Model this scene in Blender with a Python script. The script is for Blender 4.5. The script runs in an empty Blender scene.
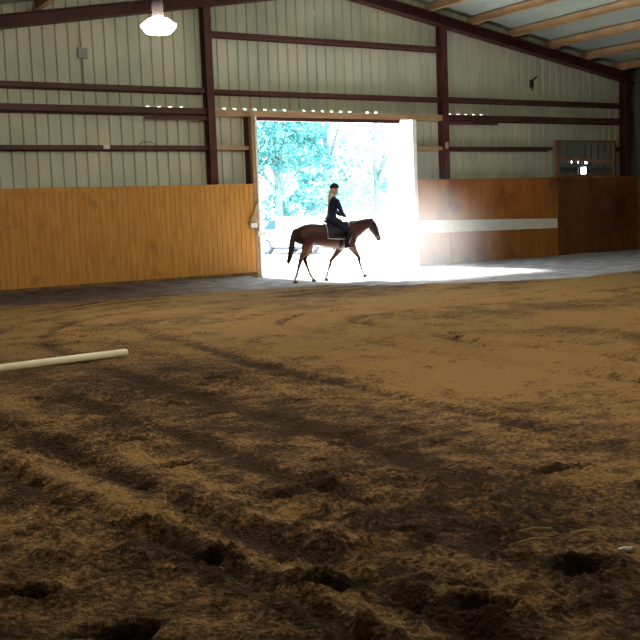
import bpy, bmesh, math, random
import numpy as np
from mathutils import Vector, Matrix
PI = math.pi
C = bpy.context.scene.collection
SC = bpy.context.scene
random.seed(7)
rng = np.random.default_rng(5)

# ------------------------------------------------------------------ camera, world, sun, exposure
CAM = Vector((0.0, -23.96, 1.6))
yaw, pitch, roll = 0.5523, -math.atan(0.105), -0.0383
fw = Vector((math.sin(yaw)*math.cos(pitch), math.cos(yaw)*math.cos(pitch), math.sin(pitch)))
rt = Vector((math.cos(yaw), -math.sin(yaw), 0)); up = rt.cross(fw)
r2 = rt*math.cos(roll) + up*math.sin(roll); u2 = -rt*math.sin(roll) + up*math.cos(roll)
cd = bpy.data.cameras.new('camera'); cam = bpy.data.objects.new('camera', cd); C.objects.link(cam)
M = Matrix((r2, u2, -fw)).transposed().to_4x4(); M.translation = CAM
cam.matrix_world = M
cd.sensor_fit = 'HORIZONTAL'; cd.sensor_width = 36; cd.lens = 36*1000/640
cd.clip_end = 400; SC.camera = cam

SC.view_settings.view_transform = 'Standard'; SC.view_settings.look = 'None'
SC.view_settings.gamma = 1; SC.view_settings.use_curve_mapping = False
SC.view_settings.exposure = 0.0

SUN_STRENGTH = 60.0
SKY_STRENGTH = 9.0
LAMP_STRENGTH = 200.0
GLARE_DENSITY = 0.10
w = bpy.data.worlds.new('sky'); SC.world = w; w.use_nodes = True
bg = w.node_tree.nodes['Background']; bg.inputs[0].default_value = (0.74, 0.90, 1.0, 1); bg.inputs[1].default_value = SKY_STRENGTH
sd = bpy.data.lights.new('sun', 'SUN'); sd.energy = SUN_STRENGTH; sd.angle = math.radians(11); sd.color = (1, 0.97, 0.92)
sun = bpy.data.objects.new('sun', sd); C.objects.link(sun)
sdir = Vector((0.03, -1.0, -0.80)).normalized()
sun.rotation_euler = sdir.to_track_quat('-Z', 'Y').to_euler(); sun.location = (5, 20, 25)

# ------------------------------------------------------------------ helpers
def mat(name, col, rough=0.7, col2=None, scale=3.0, stretch=(1, 1, 1), metal=0.0, bump=0.0, bscale=None, lo=0.35, hi=0.65, detail=4, spec=0.3, col3=None, scale3=.6, lo3=.5, hi3=.7):
    m = bpy.data.materials.new(name); m.use_nodes = True
    nt = m.node_tree; N = nt.nodes; L = nt.links; b = N['Principled BSDF']
    b.inputs['Base Color'].default_value = (*col, 1); b.inputs['Roughness'].default_value = rough
    b.inputs['Metallic'].default_value = metal; b.inputs['Specular IOR Level'].default_value = spec
    tc = N.new('ShaderNodeTexCoord'); mp = N.new('ShaderNodeMapping'); mp.inputs['Scale'].default_value = stretch
    L.new(tc.outputs['Object'], mp.inputs['Vector'])
    if col2:
        n = N.new('ShaderNodeTexNoise'); n.inputs['Scale'].default_value = scale; n.inputs['Detail'].default_value = detail
        L.new(mp.outputs[0], n.inputs['Vector'])
        r = N.new('ShaderNodeValToRGB'); r.color_ramp.elements[0].position = lo; r.color_ramp.elements[1].position = hi
        r.color_ramp.elements[0].color = (*col, 1); r.color_ramp.elements[1].color = (*col2, 1)
        L.new(n.outputs[0], r.inputs[0]); out = r.outputs[0]
        if col3:
            n3 = N.new('ShaderNodeTexNoise'); n3.inputs['Scale'].default_value = scale3; n3.inputs['Detail'].default_value = 5
            L.new(tc.outputs['Object'], n3.inputs['Vector'])
            mr = N.new('ShaderNodeMapRange'); mr.inputs[1].default_value = lo3; mr.inputs[2].default_value = hi3
            L.new(n3.outputs[0], mr.inputs[0])
            mx = N.new('ShaderNodeMix'); mx.data_type = 'RGBA'; L.new(mr.outputs[0], mx.inputs[0])
            L.new(out, mx.inputs[6]); mx.inputs[7].default_value = (*col3, 1); out = mx.outputs[2]
        L.new(out, b.inputs['Base Color'])
    if bump:
        n2 = N.new('ShaderNodeTexNoise'); n2.inputs['Scale'].default_value = bscale or scale*4; n2.inputs['Detail'].default_value = 5
        L.new(mp.outputs[0], n2.inputs['Vector'])
        bp = N.new('ShaderNodeBump'); bp.inputs['Strength'].default_value = bump; bp.inputs['Distance'].default_value = 0.03
        L.new(n2.outputs[0], bp.inputs['Height']); L.new(bp.outputs[0], b.inputs['Normal'])
    return m

def emis(name, col, s):
    m = bpy.data.materials.new(name); m.use_nodes = True; b = m.node_tree.nodes['Principled BSDF']
    b.inputs['Base Color'].default_value = (0.8, 0.8, 0.8, 1)
    b.inputs['Emission Color'].default_value = (*col, 1); b.inputs['Emission Strength'].default_value = s
    return m

def leafmat(name, c1, c2, trans=0.5):
    m = bpy.data.materials.new(name); m.use_nodes = True; nt = m.node_tree; N = nt.nodes; L = nt.links
    N.remove(N['Principled BSDF']); o = N['Material Output']
    tc = N.new('ShaderNodeTexCoord'); n = N.new('ShaderNodeTexNoise'); n.inputs['Scale'].default_value = 1.1; n.inputs['Detail'].default_value = 3
    L.new(tc.outputs['Object'], n.inputs['Vector'])
    r = N.new('ShaderNodeValToRGB'); r.color_ramp.elements[0].position = .38; r.color_ramp.elements[1].position = .62
    r.color_ramp.elements[0].color = (*c1, 1); r.color_ramp.elements[1].color = (*c2, 1); L.new(n.outputs[0], r.inputs[0])
    d = N.new('ShaderNodeBsdfDiffuse'); t = N.new('ShaderNodeBsdfTranslucent'); mx = N.new('ShaderNodeMixShader'); mx.inputs[0].default_value = trans
    L.new(r.outputs[0], d.inputs[0]); L.new(r.outputs[0], t.inputs[0]); L.new(d.outputs[0], mx.inputs[1]); L.new(t.outputs[0], mx.inputs[2])
    L.new(mx.outputs[0], o.inputs[0]); return m

def tag(o, label=None, cat=None, group=None, kind=None):
    if label: o['label'] = label
    if cat: o['category'] = cat
    if group: o['group'] = group
    if kind: o['kind'] = kind
    return o

def thing(name, label, cat, loc=(0, 0, 0), rz=0, group=None):
    o = bpy.data.objects.new(name, None); C.objects.link(o); o.location = loc; o.rotation_euler = (0, 0, rz)
    o.empty_display_size = .2
    return tag(o, label, cat, group)

def obj(name, bm, m, parent=None, smooth=False, label=None):
    me = bpy.data.meshes.new(name); bmesh.ops.recalc_face_normals(bm, faces=bm.faces[:]); bm.to_mesh(me); bm.free()
    if m: me.materials.append(m)
    if smooth:
        for p in me.polygons: p.use_smooth = True
    o = bpy.data.objects.new(name, me); C.objects.link(o)
    if parent: o.parent = parent
    if label: o['label'] = label
    return o

def box(bm, x0, x1, y0, y1, z0, z1, rot=None, piv=None):
    v = [bm.verts.new((x, y, z)) for z in (z0, z1) for y in (y0, y1) for x in (x0, x1)]
    for f in ((0, 1, 3, 2), (4, 6, 7, 5), (0, 4, 5, 1), (2, 3, 7, 6), (0, 2, 6, 4), (1, 5, 7, 3)): bm.faces.new([v[i] for i in f])
    if rot: bmesh.ops.rotate(bm, verts=v, cent=piv or (0, 0, 0), matrix=rot)
    return v

def bx(*a, bevel=0, **k):
    bm = bmesh.new(); box(bm, *a, **k)
    if bevel: bmesh.ops.bevel(bm, geom=bm.edges[:], offset=bevel, segments=2, affect='EDGES', profile=.5)
    return bm

def extr(bm, prof, a, b, axis='x'):
    """closed 2-D profile swept along axis between a and b; prof points are the two other coords"""
    def P(p, t):
        return {'x': (t, p[0], p[1]), 'y': (p[0], t, p[1]), 'z': (p[0], p[1], t)}[axis]
    A = [bm.verts.new(P(p, a)) for p in prof]; B = [bm.verts.new(P(p, b)) for p in prof]; n = len(prof)
    for i in range(n): bm.faces.new((A[i], A[(i+1) % n], B[(i+1) % n], B[i]))
    bm.faces.new(A); bm.faces.new(B[::-1])

def tube(bm, pts, r, seg=8, cap=True):
    pts = [Vector(p) for p in pts]; rs = r if isinstance(r, (list, tuple)) else [r]*len(pts)
    rings = []
    for i, p in enumerate(pts):
        t = (pts[min(i+1, len(pts)-1)] - pts[max(i-1, 0)]).normalized()
        a = t.cross(Vector((0, 0, 1)))
        if a.length < .05: a = t.cross(Vector((0, 1, 0)))
        a.normalize(); b = t.cross(a)
        rings.append([bm.verts.new(p + (a*math.cos(2*PI*k/seg) + b*math.sin(2*PI*k/seg))*rs[i]) for k in range(seg)])
    for i in range(len(rings)-1):
        for k in range(seg): bm.faces.new((rings[i][k], rings[i][(k+1) % seg], rings[i+1][(k+1) % seg], rings[i+1][k]))
    if cap: bm.faces.new(rings[0][::-1]); bm.faces.new(rings[-1])

def lathe(bm, prof, c=(0, 0, 0), seg=28, axis='z'):
    rings = []
    for (r, z) in prof:
        rr = []
        for k in range(seg):
            a = 2*PI*k/seg; q = (r*math.cos(a), r*math.sin(a), z)
            if axis == 'y': q = (r*math.cos(a), z, r*math.sin(a))
            rr.append(bm.verts.new((c[0]+q[0], c[1]+q[1], c[2]+q[2])))
        rings.append(rr)
    for i in range(len(rings)-1):
        for k in range(seg): bm.faces.new((rings[i][k], rings[i][(k+1) % seg], rings[i+1][(k+1) % seg], rings[i+1][k]))
    bm.faces.new(rings[0][::-1]); bm.faces.new(rings[-1])

def loft(bm, pts, seg=14):
    """pts: (x,y,z, a (in the vertical plane), b (lateral)); one closed tapered limb"""
    P = [Vector(p[:3]) for p in pts]; rings = []
    for i, p in enumerate(P):
        t = (P[min(i+1, len(P)-1)] - P[max(i-1, 0)]).normalized()
        lat = Vector((0, 1, 0)); n = t.cross(lat)
        if n.length < .1: n = Vector((1, 0, 0))
        n.normalize(); lat = n.cross(t).normalized()
        rings.append([bm.verts.new(p + n*math.cos(2*PI*k/seg)*pts[i][3] + lat*math.sin(2*PI*k/seg)*pts[i][4]) for k in range(seg)])
    for i in range(len(rings)-1):
        for k in range(seg): bm.faces.new((rings[i][k], rings[i][(k+1) % seg], rings[i+1][(k+1) % seg], rings[i+1][k]))
    bm.faces.new(rings[0][::-1]); bm.faces.new(rings[-1])

def ball(bm, c, r, sub=2):
    g = bmesh.ops.create_icosphere(bm, subdivisions=sub, radius=1.0)
    bmesh.ops.scale(bm, verts=g['verts'], vec=r if isinstance(r, (tuple, list)) else (r, r, r))
    bmesh.ops.translate(bm, verts=g['verts'], vec=c)

def fuse(name, bm, m, parent, voxel=.012, smooth=4, label=None):
    """merge overlapping lofts into one continuous skin"""
    tmp = obj(name, bm, m)
    r = tmp.modifiers.new('r', 'REMESH'); r.mode = 'VOXEL'; r.voxel_size = voxel
    s = tmp.modifiers.new('s', 'SMOOTH'); s.iterations = smooth; s.factor = .5
    dg = bpy.context.evaluated_depsgraph_get(); dg.update()
    me = bpy.data.meshes.new_from_object(tmp.evaluated_get(dg)); me.name = name
    bpy.data.objects.remove(tmp)
    for p in me.polygons: p.use_smooth = True
    if not me.materials: me.materials.append(m)
    o = bpy.data.objects.new(name, me); C.objects.link(o); o.parent = parent
    if label: o['label'] = label
    return o

def copy_tree(o, parent=None):
    c = o.copy(); C.objects.link(c); c.parent = parent
    for ch in list(o.children): copy_tree(ch, c)
    return c

# ------------------------------------------------------------------ materials
m_steel = mat('oxide_steel', (0.060, 0.018, 0.018), .55, (0.085, 0.028, 0.024), 2.0, bump=.05)
m_girt = mat('girt_steel', (0.058, 0.020, 0.017), .5, (0.092, 0.032, 0.024), 1.5, (1, 4, 4))
m_header = mat('header_wood', (0.42, 0.27, 0.15), .6, (0.33, 0.2, 0.10), 3, (1, 6, 6))
m_purlin = mat('purlin_steel', (0.48, 0.31, 0.17), .5, (0.38, 0.23, 0.12), 1.6)
m_panel = mat('wall_panel', (0.60, 0.60, 0.46), .5, (0.50, 0.54, 0.43), 1.1, (1, 1, .35), col3=(0.42, 0.46, 0.37), scale3=.5, lo3=.48, hi3=.68)
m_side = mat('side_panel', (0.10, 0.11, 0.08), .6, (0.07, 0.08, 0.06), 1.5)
m_roof = mat('roof_insulation', (0.42, 0.48, 0.43), .6, (0.34, 0.40, 0.36), 1.4, (1, .5, 1), bump=.4, bscale=2.0)
m_plank = mat('honey_planks', (0.56, 0.27, 0.055), .55, (0.45, 0.19, 0.03), 5, (2.5, 2.5, .35), bump=.08, col3=(0.15, 0.06, 0.015), scale3=1.7, lo3=.60, hi3=.85)
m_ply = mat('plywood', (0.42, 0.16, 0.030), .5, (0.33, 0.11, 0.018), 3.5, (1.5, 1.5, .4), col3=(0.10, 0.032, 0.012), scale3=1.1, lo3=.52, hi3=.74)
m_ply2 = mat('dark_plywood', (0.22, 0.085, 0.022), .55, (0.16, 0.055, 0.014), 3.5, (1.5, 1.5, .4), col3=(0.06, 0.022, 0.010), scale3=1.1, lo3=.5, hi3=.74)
m_sill = mat('sill_wood', (0.22, 0.13, 0.06), .8, (0.10, 0.06, 0.03), 4, (1, 4, 4))
m_white = mat('white_paint', (0.80, 0.80, 0.74), .5, (0.70, 0.70, 0.64), 3)
m_pole = mat('cream_paint', (0.80, 0.74, 0.50), .45, (0.66, 0.58, 0.36), 6, lo=.5, hi=.8)
m_frame = mat('mirror_wood', (0.24, 0.105, 0.05), .6, (0.17, 0.07, 0.03), 4, (1, 1, .3))
m_mirror = mat('mirror_glass', (0.9, 0.92, 0.9), .015, metal=1.0)
m_grey = mat('grey_metal', (0.32, 0.32, 0.30), .5, (0.24, 0.24, 0.23), 8)
m_dark = mat('dark_metal', (0.03, 0.025, 0.025), .6)
m_lens = emis('lamp_lens', (1.0, 0.90, 0.74), LAMP_STRENGTH)
m_gravel = mat('pale_gravel', (0.72, 0.72, 0.68), .9, (0.62, 0.62, 0.58), 6)

# ------------------------------------------------------------------ building constants
XL, XR, YB = -2.4, 27.5, -31.0
APX = 15.4
def raf(x): return 7.65 - 0.168*abs(x-APX)          # underside of the end rafter
def roofz(x): return raf(x) + 0.30 + 0.28
DX0, DX1, DZ = 12.75, 17.87, 4.24
KZ = 2.48

# ------------------------------------------------------------------ ground
def vnoise(X, Y, seed):
    r = np.random.default_rng(seed); T = r.random((256, 256))
    xi = np.floor(X).astype(int); yi = np.floor(Y).astype(int); fx = X-xi; fy = Y-yi
    fx = fx*fx*(3-2*fx); fy = fy*fy*(3-2*fy)
    a = T[xi & 255, yi & 255]; b = T[(xi+1) & 255, yi & 255]; c = T[xi & 255, (yi+1) & 255]; d = T[(xi+1) & 255, (yi+1) & 255]
    return (a*(1-fx)+b*fx)*(1-fy)+(c*(1-fx)+d*fx)*fy
def fbm(X, Y, f, seed, o=4, g=.5):
    s = 0; a = 1; t = 0
    for i in range(o):
        s = s + a*vnoise(X*f+17*i, Y*f+5*i, seed+i); t += a; a *= g; f *= 2.03
    return s/t
def axis(segs):
    out = []
    for a, b, d in segs: out += list(np.arange(a, b-1e-6, d))
    return np.array(out + [segs[-1][1]])
xs = axis([(-2.4, .4, .25), (.4, 5.0, .022), (5.0, 9, .05), (9, 18, .10), (18, 27.5, .3)])
ys = axis([(-31, -22.5, .8), (-22.5, -13.5, .025), (-13.5, -8, .045), (-8, 0, .10)])
X, Y = np.meshgrid(xs, ys + 0.4)
near = np.clip((9.0-np.hypot(X-2.2, Y+19.5))/9.0, 0, 1)
# riding track geometry: distance coordinate of the ring worn parallel to the rails, with a rounded corner
cx, cy = 9.0, -11.5
ring = np.where((X < cx) & (Y > cy), 9.0-np.hypot(X-cx, (Y-cy)), np.where(Y <= cy, X, 9.0-(Y-cy)))
ring = ring + (fbm(X, Y, .35, 3, 3)-.5)*(.35+.8*np.clip((X-3)/5, 0, 1)) - 0.16*np.clip(-16-Y, 0, 9)*np.clip((4.5-X)/3, 0, 1)
edge = np.interp(X, [3, 5, 6.9, 9.5, 11.5, 13.7, 15.4, 16.6, 18.8, 27.2], [-3.3, -3.5, -3.8, -4.0, -4.3, -6.3, -7.6, -8.1, -7.5, -7.0]) + (fbm(X, Y, .6, 31, 3)-.5)*.8
trk = np.clip((Y-edge)/.35, 0, 1)
def groove(c, wdt, d): return -d*np.exp(-((ring-c)/wdt)**2) + .45*d*np.exp(-((ring-c-wdt*2)/wdt)**2)
Zg = (fbm(X, Y, .35, 11, 3)-.5)*.05
fur = groove(1.42, .06, .09)+groove(1.88, .08, .12)+groove(2.75, .07, .05)+groove(3.6, .10, .05)+groove(5.1, .12, .05)+groove(7.1, .10, .09)+groove(8.15, .10, .10)+groove(9.4, .15, .05)
patch = fbm(X, Y, .55, 51, 3)
Zg += .45*fur*np.clip(patch*2.2-.35, .15, 1)
clod = np.maximum(fbm(X, Y, 5, 21, 2)-.52, 0)*.08 + np.maximum(fbm(X, Y, 11, 23, 2)-.48, 0)*.10 + np.maximum(fbm(X, Y, 23, 61, 1)-.5, 0)*.05
rough = .35+.65*np.clip(fbm(X, Y, .9, 41, 2)*2.6-.8, 0, 1)
Zg += clod*rough*(1-.8*trk)*(.45+.55*near)
soil_dark = np.zeros_like(X)
big = 14
prints = [(2.15,-20.04,1.5),(2.74,-18.68,1),(2.97,-18.65,1),(2.87,-19.64,.9),(2.51,-19.65,.9),(2.31,-20.38,.8),(2.54,-20.61,1.3),(3.15,-20.55,1.3),(1.89,-19.39,1.1),(1.87,-18.68,1),(1.63,-18.02,.9),(1.61,-17.35,.9),
          (4.25,-19.22,1),(4.46,-19.27,.9),(1.25,-19.97,1.5),(2.56,-14.43,1),(2.56,-16.69,1),(2.52,-17.6,1),(2.25,-15.62,1),(3.34,-18.1,.7),(3.9,-17.6,.8),(3.5,-16.2,.9),(1.05,-19.3,1.4)]
r_ = random.Random(3)
for i in range(70): prints.append((r_.uniform(2, 9.5), r_.uniform(-18.5, -8), r_.uniform(.6, 1.0)))
for i in range(16): prints.append((r_.uniform(1.6, 4.6), r_.uniform(-21, -18.5), r_.uniform(.45, .7)))
for pi_, (px, py, s) in enumerate(prints):
    if pi_ < 23: s = s*1.08
    a = r_.uniform(-.3, .3)-.5; dx, dy = X-px, Y-py
    m_ = (abs(dx) < .5) & (abs(dy) < .5)
    q = dx[m_]*math.cos(a)+dy[m_]*math.sin(a); t = -dx[m_]*math.sin(a)+dy[m_]*math.cos(a)
    d = np.sqrt((q/(.082*s))**2+(t/(.048*s))**2)*(1+.5*(fbm(X[m_], Y[m_], 16, 77, 2)-.5))
    Zg[m_] += -.060*s*np.exp(-(d**3)) + .018*s*np.exp(-((d-1.5)/.4)**2)
    soil_dark[m_] = np.maximum(soil_dark[m_], np.exp(-(d*.8)**4))  # soil turns darker inside each hoofprint
stripe = np.zeros_like(X)
for c, wd in ((1.40, .10), (1.90, .13), (2.8, .12), (3.7, .16), (5.2, .12), (7.1, .10), (8.15, .10)): stripe = np.maximum(stripe, np.exp(-((ring-c+.05)/wd)**2))
Zg += trk*(fbm(X, Y, 2.5, 91, 3)-.5)*.04
Zg *= np.clip((.35-Y)/.25, 0, 1)*np.clip((27.4-X)/.25, 0, 1)
Zg += .07*np.exp(-((Y+.1)/.4)**2)*(X < 12.3)*(Y < .1)                # soil banked against the planks
tone_sum = .55*stripe*np.clip(patch*2.4-.5, .25, 1) + .45*np.exp(-((ring-3.7)/1.0)**2-((Y+14.6)/2.6)**2) + .85*(fbm(X, Y, .45, 71, 4)-.5) + .9*(fbm(X, Y, 2.2, 81, 4)-.5) + 1.3*(fbm(X*.8, Y*1.2, 9, 87, 3)-.5)*(.4+.6*near) + .34*np.clip((6.5-X)/4, 0, 1)*np.clip((-13-Y)/4, 0, 1) - .30*np.exp(-((ring-7)/1.8)**2) - .50*np.exp(-((ring-1.66)/.09)**2) - .35*np.exp(-((ring-2.25)/.14)**2)  # near-left term paints the fall-off of lamp light into the soil tone
tone_sum = np.clip(.10+tone_sum+.8*soil_dark, -.3, 1.2)
nx, ny = len(xs), len(ys)
co = np.stack([X.ravel(), (Y-0.4).ravel(), Zg.ravel()], 1).astype(np.float32)
ii = np.arange((ny-1)*nx).reshape(ny-1, nx)[:, :-1].ravel()
quads = np.stack([ii, ii+1, ii+nx+1, ii+nx], 1).astype(np.int32)
me = bpy.data.meshes.new('floor'); me.vertices.add(len(co)); me.vertices.foreach_set('co', co.ravel())
me.loops.add(quads.size); me.loops.foreach_set('vertex_index', quads.ravel())
me.polygons.add(len(quads)); me.polygons.foreach_set('loop_start', np.arange(0, quads.size, 4, dtype=np.int32)); me.polygons.foreach_set('loop_total', np.full(len(quads), 4, np.int32))
me.update(calc_edges=True); me.polygons.foreach_set('use_smooth', np.ones(len(quads), bool))
for nm, arr in (('soil_dark', tone_sum), ('track', trk), ('pale', np.clip((X-8.5)/4.5, 0, 1))):
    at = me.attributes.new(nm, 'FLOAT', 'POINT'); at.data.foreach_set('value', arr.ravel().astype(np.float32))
m = bpy.data.materials.new('arena_soil'); m.use_nodes = True; nt = m.node_tree; N = nt.nodes; L = nt.links; b = N['Principled BSDF']
b.inputs['Roughness'].default_value = .95; b.inputs['Specular IOR Level'].default_value = .1
a1 = N.new('ShaderNodeAttribute'); a1.attribute_name = 'soil_dark'; a2 = N.new('ShaderNodeAttribute'); a2.attribute_name = 'track'
tc = N.new('ShaderNodeTexCoord'); n1 = N.new('ShaderNodeTexNoise'); n1.inputs['Scale'].default_value = 30; n1.inputs['Roughness'].default_value = .62; n1.inputs['Detail'].default_value = 6; L.new(tc.outputs['Object'], n1.inputs['Vector'])
ad = N.new('ShaderNodeMath'); ad.operation = 'MULTIPLY_ADD'; L.new(n1.outputs[0], ad.inputs[0]); ad.inputs[1].default_value = 2.6; L.new(a1.outputs['Fac'], ad.inputs[2])
rp = N.new('ShaderNodeValToRGB'); e = rp.color_ramp.elements; e[0].position = .30; e[0].color = (0.28, 0.165, 0.062, 1); e[1].position = .86; e[1].color = (0.045, 0.025, 0.012, 1)
x_ = e.new(.56); x_.color = (0.14, 0.078, 0.032, 1)
m2 = N.new('ShaderNodeMapRange'); m2.inputs[1].default_value = .76; m2.inputs[2].default_value = 2.3; L.new(ad.outputs[0], m2.inputs[0]); L.new(m2.outputs[0], rp.inputs[0])
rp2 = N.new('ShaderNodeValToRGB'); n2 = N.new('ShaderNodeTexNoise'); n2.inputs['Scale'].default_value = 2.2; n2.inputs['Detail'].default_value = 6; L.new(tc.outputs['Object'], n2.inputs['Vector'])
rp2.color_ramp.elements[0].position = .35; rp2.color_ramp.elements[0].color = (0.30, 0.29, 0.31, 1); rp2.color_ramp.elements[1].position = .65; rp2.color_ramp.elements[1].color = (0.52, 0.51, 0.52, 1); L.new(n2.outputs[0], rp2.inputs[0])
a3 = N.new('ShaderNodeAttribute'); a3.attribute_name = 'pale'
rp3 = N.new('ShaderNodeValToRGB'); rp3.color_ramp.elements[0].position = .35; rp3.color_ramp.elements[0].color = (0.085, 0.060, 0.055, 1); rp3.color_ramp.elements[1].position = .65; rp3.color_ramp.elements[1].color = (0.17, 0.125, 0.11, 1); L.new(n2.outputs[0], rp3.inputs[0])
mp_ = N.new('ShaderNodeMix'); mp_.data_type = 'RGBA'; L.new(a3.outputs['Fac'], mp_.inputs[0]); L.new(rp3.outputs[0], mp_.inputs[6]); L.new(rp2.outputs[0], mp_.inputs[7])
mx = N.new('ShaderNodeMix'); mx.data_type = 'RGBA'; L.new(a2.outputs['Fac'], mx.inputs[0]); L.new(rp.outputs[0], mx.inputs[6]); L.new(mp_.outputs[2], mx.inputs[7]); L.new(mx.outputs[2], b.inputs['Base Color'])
n4 = N.new('ShaderNodeTexNoise'); n4.inputs['Scale'].default_value = 34; n4.inputs['Detail'].default_value = 8; L.new(tc.outputs['Object'], n4.inputs['Vector'])
bp = N.new('ShaderNodeBump'); bp.inputs['Strength'].default_value = 1.0; bp.inputs['Distance'].default_value = .05; L.new(n4.outputs[0], bp.inputs['Height']); L.new(bp.outputs[0], b.inputs['Normal'])
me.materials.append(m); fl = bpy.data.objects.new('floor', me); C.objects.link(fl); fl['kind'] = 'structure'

bm = bmesh.new(); box(bm, -30, 90, 0.0, 110, -.3, -.012); tag(obj('ground_outside', bm, m_gravel), kind='structure')
bm = bmesh.new(); box(bm, -3.0, XR+.6, YB-.6, 0.0, -.4, -.2); tag(obj('ground_base', bm, m_sill), kind='structure')

# ------------------------------------------------------------------ end wall: corrugated sheet with recessed ribs
def sheet(bm, x0, x1, z0f, z1f, y, per=.3048, w=.085, d=.05, off=.02, th=.0):
    """ribbed sheet seen from inside; ribs recede to +y"""
    cols = []
    k = math.floor((x0-off)/per)-1; brk = [x0, x1]
    while off+k*per < x1+per:
        c = off+k*per
        for q in (-w/2, -w/4, w/4, w/2): brk.append(c+q)
        k += 1
    brk += [APX]
    brk = sorted(b for b in set(brk) if x0 <= b <= x1)
    def dep(x):
        u = abs(((x-off+per/2) % per)-per/2)
        return d if u < w/4+1e-6 else d*max(0, (w/2-u)/(w/4))
    prev = None
    for x in brk:
        yy = y+dep(x)
        zz = (z0f(x) if callable(z0f) else z0f, z1f(x) if callable(z1f) else z1f)
        cur = [bm.verts.new((x, yy, zz[0])), bm.verts.new((x, yy, zz[1])), bm.verts.new((x, y+.09, zz[1])), bm.verts.new((x, y+.09, zz[0]))]
        if prev:
            for i in range(4): bm.faces.new((prev[i], prev[(i+1) % 4], cur[(i+1) % 4], cur[i]))
        else: bm.faces.new(cur)
        prev = cur
    bm.faces.new(prev[::-1])
bm = bmesh.new()
sheet(bm, XL, DX0-.02, -.25, 4.43, 0.0); sheet(bm, DX1+.02, XR, -.25, 4.43, 0.0)
sheet(bm, DX0-.02, DX1+.02, DZ+.02, 4.43, 0.0)
sheet(bm, XL, XR, 4.49, roofz, 0.0)
# filler between the two courses of sheet, with short open slots that let the daylight in
x = XL
slots = []
k = 0
c = .02
while c < XR+.3:
    cc = c+.15
    if (9.85 < cc < 10.9) or (11.5 < cc < 17.0 and r_.random() > .15) or (19.4 < cc < 21.2 and r_.random() > .2): slots.append(cc)
    c += .3048
for s in slots: box(bm, x, s-.05, .0, .09, 4.43, 4.49); x = s+.05
box(bm, x, XR, .0, .09, 4.43, 4.49)
tag(obj('wall_far', bm, m_panel), kind='structure')

# side and back walls
def side(name, y0, y1, x0, x1, zt): 
    bm = bmesh.new(); box(bm, x0, x1, y0, y1, -.25, zt); return bm
bm = bmesh.new()
HOLES = [(-3.50, -3.30, 3.14, 3.24), (-3.18, -2.98, 3.11, 3.21), (-2.84, -2.56, 3.07, 3.18), (-3.02, -2.62, 2.66, 2.96)]   # daylight openings high in the right side wall
zt = roofz(XR)+.1
# ribbed right wall built as boxes round the window
def rwall(bm, y0, y1, z0, z1):
    box(bm, XR, XR+.1, y0, y1, z0, z1)
    yy = math.ceil(y0/.3048)*.3048
    while yy < y1-.06:
        box(bm, XR-.025, XR, yy, yy+.05, z0, z1); yy += .3048
ycut = sorted({YB, .09} | {h[0] for h in HOLES} | {h[1] for h in HOLES})
for a, b_ in zip(ycut[:-1], ycut[1:]):
    zz = -.25
    for h in sorted([h for h in HOLES if h[0] <= a+1e-6 and h[1] >= b_-1e-6], key=lambda h: h[2]):
        rwall(bm, a, b_, zz, h[2]); zz = h[3]
    rwall(bm, a, b_, zz, zt)
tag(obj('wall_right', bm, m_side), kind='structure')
bm = bmesh.new(); box(bm, XL-.1, XL, YB, .09, -.25, roofz(XL)+.1); tag(obj('wall_left', bm, m_panel), kind='structure')
bm = bmesh.new(); extr(bm, [(XL-.1, -.25), (XR+.1, -.25), (XR+.1, roofz(XR)+.1), (APX, roofz(APX)+.1), (XL-.1, roofz(XL)+.1)], YB-.1, YB, 'y'); tag(obj('wall_back', bm, m_panel), kind='structure')
for n_, h in enumerate(HOLES):
    wn = bmesh.new(); f_ = .03
    for a in ((h[0]-f_, h[0], h[2]-f_, h[3]+f_), (h[1], h[1]+f_, h[2]-f_, h[3]+f_), (h[0], h[1], h[2]-f_, h[2]), (h[0], h[1], h[3], h[3]+f_)): box(wn, XR-.05, XR+.11, *a)
    tag(obj('window_%d' % (n_+1), wn, m_dark), kind='structure')
def slope_bar(ya, za, yb, zb, h, x0, x1, m_, label, name, cat):
    bm = bmesh.new(); extr(bm, [(ya, za), (yb, zb), (yb, zb+h), (ya, za+h)], x0, x1, 'x'); tag(obj(name, bm, m_), label, cat)
slope_bar(-5.0, 3.42, -.6, 2.90, .13, XR-.14, XR-.055, m_frame, 'brown sloping timber seen in the wall mirror', 'sloping_timber', 'timber')
slope_bar(-5.0, 2.98, -3.10, 2.80, .17, XR-.12, XR-.055, m_dark, 'black sloping bar in the mirror, left of the bright window', 'sloping_bar', 'bar')
slope_bar(-2.55, 2.72, -.6, 2.62, .20, XR-.12, XR-.055, m_dark, 'black sloping bar in the mirror, right of the bright window', 'sloping_bar', 'bar')

# roof
bm = bmesh.new()
extr(bm, [(XL-.3, roofz(XL-.3)), (APX, roofz(APX)), (XR+.3, roofz(XR+.3)), (XR+.3, roofz(XR+.3)+.12), (APX, roofz(APX)+.12), (XL-.3, roofz(XL-.3)+.12)], YB-.3, .35, 'y')
tag(obj('ceiling', bm, m_roof), kind='structure')

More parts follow.
